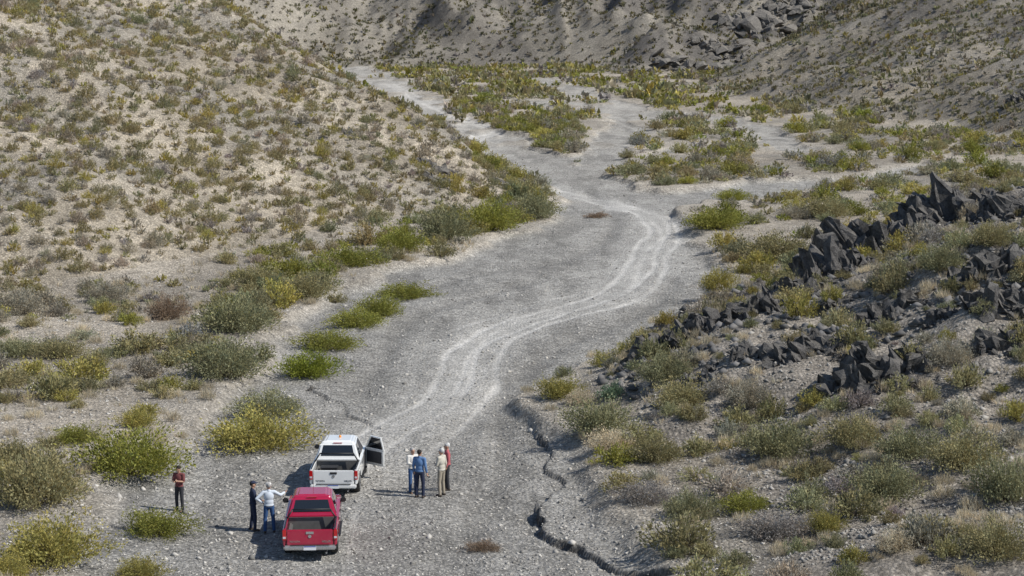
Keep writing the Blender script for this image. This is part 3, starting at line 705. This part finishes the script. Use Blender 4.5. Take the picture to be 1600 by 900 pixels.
def pickup(label, loc, rz, paint, door_open=False, bumper=M_chr, beacon=False, barmat=M_blk):
    t = empty('pickup_truck', loc, rz); tag(t, label, 'pickup truck')
    bm = bmesh.new()
    prof = [(.44,.46)]+arc(3.085, .40, .47, 172, 8)+[(3.98,.48),(4.07,.62),(4.06,.86),(3.95,1.02),(3.55,1.10),(2.85,1.16),(.44,1.17)]
    prism(bm, prof, -.900, .900, .07, 4); bm_obj('body', bm, paint, t)
    belt = [(-.845,.46,1.155),(.845,.46,1.155),(.80,2.92,1.155),(-.80,2.92,1.155)]
    rl = [(-.67,.70,1.735),(.67,.70,1.735),(.63,2.10,1.735),(-.63,2.10,1.735)]
    ri = [(-.50,.86,1.81),(.50,.86,1.81),(.48,1.92,1.81),(-.48,1.92,1.81)]
    bm = bmesh.new(); A = [bm.verts.new(p) for p in belt]; Bv = [bm.verts.new(p) for p in rl]; Cv = [bm.verts.new(p) for p in ri]
    bm.faces.new(A[::-1]); bm.faces.new(Cv)
    for i in range(4):
        j = (i+1) % 4; bm.faces.new((A[i], A[j], Bv[j], Bv[i])); bm.faces.new((Bv[i], Bv[j], Cv[j], Cv[i]))
    bmesh.ops.bevel(bm, geom=[e for e in bm.edges if max(v.co.z for v in e.verts) > 1.2], offset=.05, segments=4, affect='EDGES')
    cab = bm_obj('cabin', bm, paint, t)
    def win(name, q, u0, u1, v0, v1):
        bm = bmesh.new(); quadpanel(bm, q, u0, u1, v0, v1, .008); return bm_obj(name, bm, M_glass, t)
    win('rear_window', [belt[0], belt[1], rl[1], rl[0]], .10, .90, .22, .88)
    win('windshield', [belt[2], belt[3], rl[3], rl[2]], .07, .93, .08, .93)
    for sgn in (1, -1):
        q = [belt[1], belt[2], rl[2], rl[1]] if sgn > 0 else [belt[3], belt[0], rl[0], rl[3]]
        ur = (.07, .43) if sgn > 0 else (.57, .93); uf = (.48, .86) if sgn > 0 else (.14, .52)
        win('side_window', q, *ur, .08, .88)
        if not (door_open and sgn > 0): win('side_window', q, *uf, .08, .88)
        for (y0, y1, fr) in ((.60, 1.60, 0), (1.64, 2.68, 1)):
            if door_open and sgn > 0 and fr:
                B('dark_door_sheet', (sgn*.904, (y0+y1)/2, .80), (.012, y1-y0, .62), M_inside, t, .004)  # dark sheet on the solid body paints the dim cab inside
                bm = bmesh.new(); quadpanel(bm, q, *uf, .04, .92, .010); bm_obj('dark_window_sheet', bm, M_inside, t)  # same dark sheet at window height, no real hole behind it
                d = empty('door', (sgn*.915, 2.62, 0), R(50)); d.parent = t
                B('door_panel', (0, -.50, .82), (.07, 1.0, .64), paint, d, .02)
                bm = bmesh.new()
                pts = [(-.0, -.98, 1.15), (-.12, -.94, 1.66), (-.12, -.42, 1.68), (0, -.02, 1.17)]
                tube(bm, pts, .038); tube(bm, [(0,-.98,1.15),(0,-.02,1.15)], .03); bm_obj('window_frame', bm, paint, d)
                bm = bmesh.new(); vs = [bm.verts.new(p) for p in [(0,-.95,1.15),(-.115,-.92,1.65),(-.115,-.43,1.66),(0,-.05,1.16)]]; bm.faces.new(vs)
                bm_obj('door_window', bm, M_glass, d)
                B('door_trim', (-.045, -.50, .84), (.03, .80, .46), M_inside, d, .01)
                B('handle', (.05, -.88, .98), (.03, .16, .04), M_blk, d, .008)
                bm = bmesh.new(); bbox(bm, (.14, -.06, 1.14), (.2, .1, .17), .03); bm_obj('side_mirror', bm, M_blk, d)
                continue
            dr = B('door', (sgn*.900, (y0+y1)/2, .80), (.02, y1-y0, .60), paint, t, .007)
            hd = B('handle', (sgn*.920, y0+.14, .99), (.03, .18, .04), M_blk, dr, .008); 
        if not (door_open and sgn > 0):
            bm = bmesh.new(); bbox(bm, (sgn*1.01, 2.62, 1.17), (.2, .12, .17), .035); bbox(bm, (sgn*.90, 2.62, 1.12), (.1, .05, .05)); bm_obj('side_mirror', bm, M_blk, t)
        bm = bmesh.new()
        prof = [(-1.12,.56)]+arc(0, .40, .47, 160, 20)+[(.42,.50),(.42,1.14),(-1.12,1.14)]
        prism(bm, prof, sgn*.790, sgn*.905, .035, 3); bm_obj('bed_side', bm, paint, t)
        B('bed_rail', (sgn*.835, -.35, 1.150), (.05, 1.50, .022), M_blk, t, .006)
        B('wheel_arch', (sgn*.71, 0, .84), (.14, .9, .18), M_liner, t, .04)
        bm = bmesh.new(); bbox(bm, (sgn*.850, -1.135, .92), (.125, .05, .34), .015); tl = bm_obj('tail_light', bm, M_tl, t)
        B('reverse_lamp', (sgn*.850, -1.163, .84), (.09, .01, .07), M_wl, tl, .003)
        bm = bmesh.new(); bbox(bm, (sgn*.70, 4.02, .88), (.34, .12, .15), .03); bm_obj('headlight', bm, M_wl, t)
        B('side_step', (sgn*.90, 1.6, .40), (.14, 1.9, .05), M_blk, t, .015)
        B('mud_flap', (sgn*.76, -.46, .36), (.26, .015, .26), M_blk, t)
        for y0 in (0, 3.085):
            wh = empty('wheel', (sgn*.775, y0, .385), 0); wh.parent = t
            bm = bmesh.new(); cyl(bm, (0,0,0), .385, .25, 32); es = [e for e in bm.edges if len(e.link_faces) == 2 and any(len(f.verts) > 4 for f in e.link_faces)]
            bmesh.ops.bevel(bm, geom=es, offset=.035, segments=3, affect='EDGES'); bm_obj('tyre', bm, M_tyre, wh, False)
            bm = bmesh.new(); cyl(bm, (sgn*.118, 0, 0), .235, .03, 24)
            for k in range(6):
                m = Matrix.Rotation(k*math.pi/3, 3, 'X'); bbox(bm, m @ Vector((sgn*.138, 0, .12)), (.02, .05, .2), 0, None)
            bm_obj('rim', bm, M_alloy, wh)
            B('fender_flare', (sgn*.907, y0, .885), (.03, .52, .045), M_blk if not beacon else paint, t, .01)
    B('bed_floor', (0, -.34, .66), (1.54, 1.52, .05), M_liner, t)
    B('bed_bulkhead', (0, .40, .90), (1.56, .04, .46), M_liner, t)
    tg = B('tailgate', (0, -1.13, .84), (1.54, .06, .54), paint, t, .025)
    B('handle', (0, -1.167, 1.00), (.26, .02, .08), M_blk if door_open else M_chr, tg, .006)
    bm = bmesh.new(); cyl(bm, (0, -1.168, .88), .055, .012, 24, 'Y'); em = bm_obj('emblem', bm, M_chr, tg)
    text_mesh('lettering', 'HILUX', .10, M_chr if paint is M_red else M_blk, tg, (.55, -1.164, .70), (R(90), 0, 0))
    text_mesh('lettering', 'TOYOTA', .085, M_chr if paint is M_red else M_blk, tg, (-.5, -1.164, .70), (R(90), 0, 0))
    B('tailgate_liner', (0, -1.094, .85), (1.5, .01, .46), M_liner, tg)
    bp = B('rear_bumper', (0, -1.20, .51), (1.74, .17, .15), bumper, t, .04)
    B('bumper_step', (0, -1.20, .59), (1.3, .14, .012), M_blk, bp)
    pl = B('licence_plate', (0, -1.292, .51), (.42, .012, .14), M_plate, bp, .003)
    B('plate_band', (0, -1.300, .563), (.40, .004, .03), M_blue, pl)
    B('chassis', (0, 1.4, .40), (1.1, 4.6, .18), M_blk, t, .03)
    B('wheel_housing', (0, 0, .57), (1.30, .95, .12), M_blk, t); 
    B('front_bumper', (0, 4.06, .56), (1.76, .16, .26), M_blk if not door_open else paint, t, .05)
    B('grille', (0, 4.07, .84), (1.0, .06, .24), M_blk, t, .02)
    bm = bmesh.new(); tube(bm, [(-.83, .20, 1.14), (-.64, .24, 1.44), (.64, .24, 1.44), (.83, .20, 1.14)], .026, 10)
    bm_obj('roll_bar', bm, barmat, t, True)
    bm = bmesh.new(); tube(bm, [(.0, 1.95, 1.8), (.0, 1.75, 2.02)], .008, 6); bm_obj('antenna', bm, M_blk, t)
    B('brake_lamp', (0, .705, 1.752), (.34, .03, .025), M_tl, t)
    if beacon:
        bm = bmesh.new(); cyl(bm, (.02, 1.45, 1.85), .05, .08, 16, 'Z', .04); bm_obj('beacon', bm, M_amb, t, True)
    bm = bmesh.new(); cyl(bm, (.55, -1.1, .33), .03, .3, 12, 'Y'); bm_obj('exhaust_pipe', bm, M_alloy, t)
    return t
def gz(x, y, r=0):
    a = np.array([x-.8, x+.8, x-.8, x+.8]); b = np.array([y, y, y+3, y+3]); return float(H(a, b).mean())
rx, ry = G(487, 864); wx, wy = G(526, 767)
pickup('crimson double cab pickup parked in the foreground', (rx, ry, gz(rx, ry)-.01), R(3.2), M_red)
pickup('white double cab pickup with its right front door swung open', (wx, wy, gz(wx, wy)-.01), R(-.5), M_wht, True, M_wht, True)
B_ = bmesh.new(); bbox(B_, (0,0,.16), (.62,.42,.32), .03); bbox(B_, (0,0,.335), (.66,.46,.04), .01); o = bm_obj('cargo_box', B_, M_blk, None); o.location = (wx-.25, wy-.2, gz(wx, wy)+.675); tag(o, 'dark lidded box lying in the bed of the white pickup', 'box')

# ------------------------------------------------------------ people
def cap(bm, a, ra, b, rb, seg=14):
    a = Vector(a); b = Vector(b); d = b-a; L = max(d.length, 1e-4); m = d.to_track_quat('Z', 'Y').to_matrix()
    q = bmesh.ops.create_cone(bm, cap_ends=True, segments=seg, radius1=ra, radius2=rb, depth=L)
    bmesh.ops.rotate(bm, cent=(0,0,0), matrix=m, verts=q['verts']); bmesh.ops.translate(bm, vec=(a+b)/2, verts=q['verts'])
    for p, r in ((a, ra), (b, rb)):
        q = bmesh.ops.create_icosphere(bm, subdivisions=2, radius=r*1.02); bmesh.ops.translate(bm, vec=p, verts=q['verts'])
def ell(bm, c, s, rx_=0):
    q = bmesh.ops.create_icosphere(bm, subdivisions=3, radius=1); bmesh.ops.scale(bm, vec=s, verts=q['verts'])
    if rx_: bmesh.ops.rotate(bm, cent=(0,0,0), matrix=Matrix.Rotation(rx_, 3, 'X'), verts=q['verts'])
    bmesh.ops.translate(bm, vec=c, verts=q['verts'])
def remesh(name, bm, vox, mat, parent, smooth_it=2):
    me = bpy.data.meshes.new(name); bm.to_mesh(me); bm.free(); o = bpy.data.objects.new(name, me); COL.objects.link(o)
    md = o.modifiers.new('r', 'REMESH'); md.mode = 'VOXEL'; md.voxel_size = vox; md.use_smooth_shade = True
    if smooth_it: s_ = o.modifiers.new('s', 'SMOOTH'); s_.iterations = smooth_it; s_.factor = .5
    bpy.context.view_layer.update()
    m2 = bpy.data.meshes.new_from_object(o.evaluated_get(bpy.context.evaluated_depsgraph_get())); bpy.data.objects.remove(o); m2.name = name
    m2.polygons.foreach_set('use_smooth', np.ones(len(m2.polygons), bool))
    return link(name, m2, mat, parent)
M_skin = simple('skin', (.42,.24,.16), .55, noise=.08)
M_eye = simple('eye', (.02,.015,.01), .3); M_lip = simple('lip', (.35,.13,.11), .6)
def cloth(n, c): return simple(n, c, .9, noise=.15, nscale=9)
def hand(bm, w, d, s, curl=.6):
    d = d.normalized(); s = s.normalized(); n = d.cross(s).normalized()
    for k in (-1, 0, 1): cap(bm, w+s*k*.018, .016, w+d*.075+s*k*.024, .015, 8)
    for k, L in ((-1.5, .062), (-.5, .075), (.5, .078), (1.5, .068)):
        a = w+d*.085+s*k*.019; b = a+(d*math.cos(curl*.5)+n*math.sin(curl*.5))*L*.5; c = b+(d*math.cos(curl*1.3)+n*math.sin(curl*1.3))*L*.5
        cap(bm, a, .0092, b, .0088, 8); cap(bm, b, .0088, c, .0078, 8)
    a = w+d*.025+s*.028; b = a+(d*.6+s*.8)*.035; c = b+(d*.9+s*.3+n*.3)*.03; cap(bm, a, .013, b, .011, 8); cap(bm, b, .011, c, .0095, 8)
def person(label, px, py, face, scale, shirt, trous, shoes, hairc, arms, legs=((0,0),(0,0)), sleeve='long', head=(0, 0), hat=None):
    x, y = G(px, py); z = float(H(np.array([x]), np.array([y]))[0])
    t = empty('person', (x, y, z), R(face)); t.scale = (scale,)*3; tag(t, label, 'person')
    hp = Vector((0, .01, 1.64)); Vv = Vector
    hx, pitch = head; hr = Matrix.Rotation(R(hx), 3, 'Z') @ Matrix.Rotation(R(-pitch), 3, 'X')
    def hpos(v): return hp+Vector((0, math.sin(R(pitch))*.04, -.005)) + hr @ Vector(v)
    J = []
    for s, (fx, fy) in zip((-1, 1), legs):
        hip = Vv((s*.09, 0, .93)); an = Vv((s*.11+fx, fy-.02, .085)); kn = (hip+an)/2+Vv((s*.01, .03, .02)); J.append((hip, kn, an))
    bm = bmesh.new()
    ell(bm, (0, 0, 1.28), (.155, .10, .20)); ell(bm, (0, 0, 1.08), (.135, .095, .18)); ell(bm, (0, 0, .95), (.155, .105, .12))
    cap(bm, (-.13, 0, 1.43), .055, (.13, 0, 1.43), .055); cap(bm, (0, -.005, 1.42), .06, hp+Vv((0, -.005, -.06)), .05)
    q0 = len(bm.verts)
    ell(bm, (0,0,0), (.074, .092, .112)); ell(bm, (0, .035, -.055), (.052, .055, .055)); ell(bm, (0, .097, -.012), (.013, .018, .024))
    for s in (-1, 1): ell(bm, (s*.077, 0, -.005), (.012, .02, .032))
    bm.verts.ensure_lookup_table()
    for v in bm.verts[q0:]: v.co = hpos(v.co)
    A = []
    for s, (el, wr, sv) in zip((-1, 1), arms):
        sh = Vv((s*.185, 0, 1.425)); el = Vv(el); wr = Vv(wr); A.append((sh, el, wr))
        cap(bm, sh, .050, el, .039); cap(bm, el, .040, wr, .026); hand(bm, wr, (wr-el)+Vv((0,0,.001)), Vv(sv))
    for hip, kn, an in J: cap(bm, hip, .085, kn, .055); cap(bm, kn, .056, an, .037); cap(bm, an+Vv((0,-.02,-.045)), .035, an+Vv((0,.15,-.05)), .03)
    remesh('body', bm, .0095, M_skin, t, 1)
    bm = bmesh.new()
    ell(bm, (0, 0, 1.28), (.176, .122, .205)); ell(bm, (0, 0, 1.08), (.160, .118, .18)); ell(bm, (0, -.002, .97), (.172, .126, .11)); cap(bm, (-.145, 0, 1.425), .068, (.145, 0, 1.425), .068)
    cap(bm, (0,-.01,1.47), .062, (0,-.005,1.50), .058)
    for sh, el, wr in A:
        if sleeve == 'long': cap(bm, sh, .066, el, .052); cap(bm, el, .053, el.lerp(wr, .93), .040)
        else: cap(bm, sh, .066, sh.lerp(el, .82), .060)
    remesh('shirt', bm, .014, shirt, t)
    bm = bmesh.new(); ell(bm, (0, 0, .93), (.166, .118, .11))
    for hip, kn, an in J: cap(bm, hip, .094, kn, .070); cap(bm, kn, .069, an+Vv((0,0,.0)), .058)
    remesh('trousers', bm, .014, trous, t)
    for hip, kn, an in J:
        bm = bmesh.new(); cap(bm, an+Vv((0,-.035,-.038)), .046, an+Vv((0,.13,-.048)), .038); bbox(bm, an+Vv((0,.05,-.073)), (.085,.25,.024), .008); remesh('shoe', bm, .011, shoes, t)
    bm = bmesh.new(); ell(bm, (0,0,0), (.083, .094, .075)); ell(bm, (0, -.02, 0), (.082, .085, .10))
    for v in bm.verts: v.co = hpos(v.co+Vector((0, -.016, .042)))
    remesh('hair', bm, .011, hairc, t)
    if hat:
        bm = bmesh.new(); ell(bm, (0,-.004,.075), (.094,.106,.062)); ell(bm, (0,.10,.055), (.075,.09,.012))
        for v in bm.verts: v.co = hpos(v.co)
        remesh('cap', bm, .010, hat, t)
    for s in (-1, 1):
        bm = bmesh.new(); ell(bm, hpos((s*.03, .083, .006)), (.012, .009, .008)); bm_obj('eye', bm, M_eye, t, True)
    bm = bmesh.new(); ell(bm, hpos((0, .088, -.052)), (.022, .008, .007)); bm_obj('mouth', bm, M_lip, t, True)
    bm = bmesh.new(); cyl(bm, (0,0,0), 1, .035, 28, 'Z'); bmesh.ops.scale(bm, vec=(.171,.125,1), verts=bm.verts); bmesh.ops.translate(bm, vec=(0,0,.955), verts=bm.verts); bm_obj('belt', bm, M_blk, t)
    return t
navy = cloth('navy_cloth', (.018,.025,.055)); dk = cloth('charcoal_cloth', (.03,.03,.035)); mar = cloth('maroon_cloth', (.16,.045,.045)); jean = cloth('blue_denim', (.035,.09,.22)); lb = cloth('pale_shirt', (.55,.60,.66))
blu = cloth('blue_shirt', (.10,.19,.36)); wht = cloth('white_shirt', (.62,.60,.56)); khk = cloth('khaki_cloth', (.30,.26,.20)); redc = cloth('red_cloth', (.40,.10,.11)); cream = cloth('cream_shirt', (.48,.45,.38))
dhair = cloth('dark_hair', (.02,.015,.012)); ghair = cloth('grey_hair', (.33,.32,.31)); whair = cloth('white_hair', (.52,.51,.49)); shoe = simple('shoe_leather', (.05,.035,.025), .6)
dn = lambda s: ((s*.235, -.02, 1.16), (s*.25, .06, .92), (0, 1, 0))
person('person in maroon t-shirt and dark trousers looking down at a phone', 281, 799, 160, .97, mar, dk, shoe, dhair,
       [((-.22, .05, 1.17), (-.07, .24, 1.22), (0, 0, 1)), ((.22, .05, 1.17), (.06, .25, 1.20), (0, 0, 1))], sleeve='short', head=(0, 22), legs=((-.02, .02), (.03, -.03)))
x_, y_ = G(281, 799); z_ = float(H(np.array([x_]), np.array([y_]))[0]); bm = bmesh.new(); bbox(bm, (0,0,0), (.075,.012,.15), .006, Matrix.Rotation(R(-40),3,'X'))
ph = bm_obj('phone', bm, M_blk, None); a = R(160); lx, ly = -.0, .335
ph.location = (x_+(lx*math.cos(a)-ly*math.sin(a))*.97, y_+(lx*math.sin(a)+ly*math.cos(a))*.97, z_+1.25*.97); ph.rotation_euler = (0, 0, a); tag(ph, 'dark phone held in both hands by the person in maroon', 'phone')
person('person in navy jacket, cap and dark trousers standing left of the pale shirted one', 396, 828, -75, 1.02, navy, navy, shoe, dhair, [dn(-1), ((.23, .06, 1.18), (.16, .27, 1.10), (0, 1, 0))], hat=navy, legs=((-.02, -.05), (.02, .06)))
person('person in pale shirt and blue jeans with hand on hip beside the crimson pickup', 421, 832, 10, 1.03, lb, jean, shoe, ghair,
       [((-.42, -.06, 1.22), (-.22, .04, 1.04), (0, 1, 0)), ((.40, .10, 1.28), (.55, .22, 1.34), (0, 1, 0))], legs=((-.04, 0), (.05, .03)), hat=wht)
person('person in white shirt and jeans, partly behind the blue shirted one', 645, 771, -150, 1.0, wht, jean, shoe, ghair, [dn(-1), ((.22, .04, 1.17), (.10, .22, 1.15), (0, 0, 1))], legs=((-.02, 0), (.02, .05)))
person('person in blue shirt and navy trousers with back to the camera', 656, 778, -20, 1.05, blu, navy, shoe, dhair, [dn(-1), dn(1)], legs=((-.01, 0), (.02, .02)))
person('person in cream shirt and khaki trousers facing the blue shirted one', 690, 775, 60, 1.05, cream, khk, shoe, whair, [((-.21, .06, 1.17), (-.06, .22, 1.12), (0, 0, 1)), ((.24, -.03, 1.16), (.25, .04, .93), (0, 1, 0))], legs=((-.03, 0), (.04, .02)))
person('person in red top with white hair standing behind the cream shirted one', 699, 766, 100, 1.04, redc, dk, shoe, whair, [dn(-1), dn(1)], legs=((-.02, 0), (.02, .03)))

# ------------------------------------------------------------ light, sky, camera
el = R(46); az = math.atan2(.94, -.34)
sdir = Vector((math.sin(az)*math.cos(el), math.cos(az)*math.cos(el), math.sin(el)))
sun = bpy.data.lights.new('sun', 'SUN'); sun.energy = 5.0; sun.angle = R(.5); sun.color = (1, .965, .905)
so = bpy.data.objects.new('sun', sun); COL.objects.link(so); so.rotation_euler = sdir.to_track_quat('Z', 'Y').to_euler(); so.location = (0, 0, 60)
w = bpy.data.worlds.new('World'); SC.world = w; w.use_nodes = True; nt = w.node_tree
sky = nt.nodes.new('ShaderNodeTexSky'); sky.sky_type = 'NISHITA'; sky.sun_disc = False; sky.sun_elevation = el; sky.sun_rotation = az; sky.altitude = 1200
nt.links.new(sky.outputs[0], nt.nodes['Background'].inputs[0]); nt.nodes['Background'].inputs[1].default_value = .115
cam = bpy.data.cameras.new('camera'); cam.lens = F/1600*36; cam.sensor_width = 36; cam.clip_end = 3000
co = bpy.data.objects.new('camera', cam); COL.objects.link(co); co.location = (0, 0, CH); co.rotation_euler = (R(90)-P, 0, 0); SC.camera = co
SC.view_settings.view_transform = 'Standard'; SC.view_settings.look = 'None'; SC.view_settings.exposure = 0
print('hill', len(NL), 'far', len(FL))
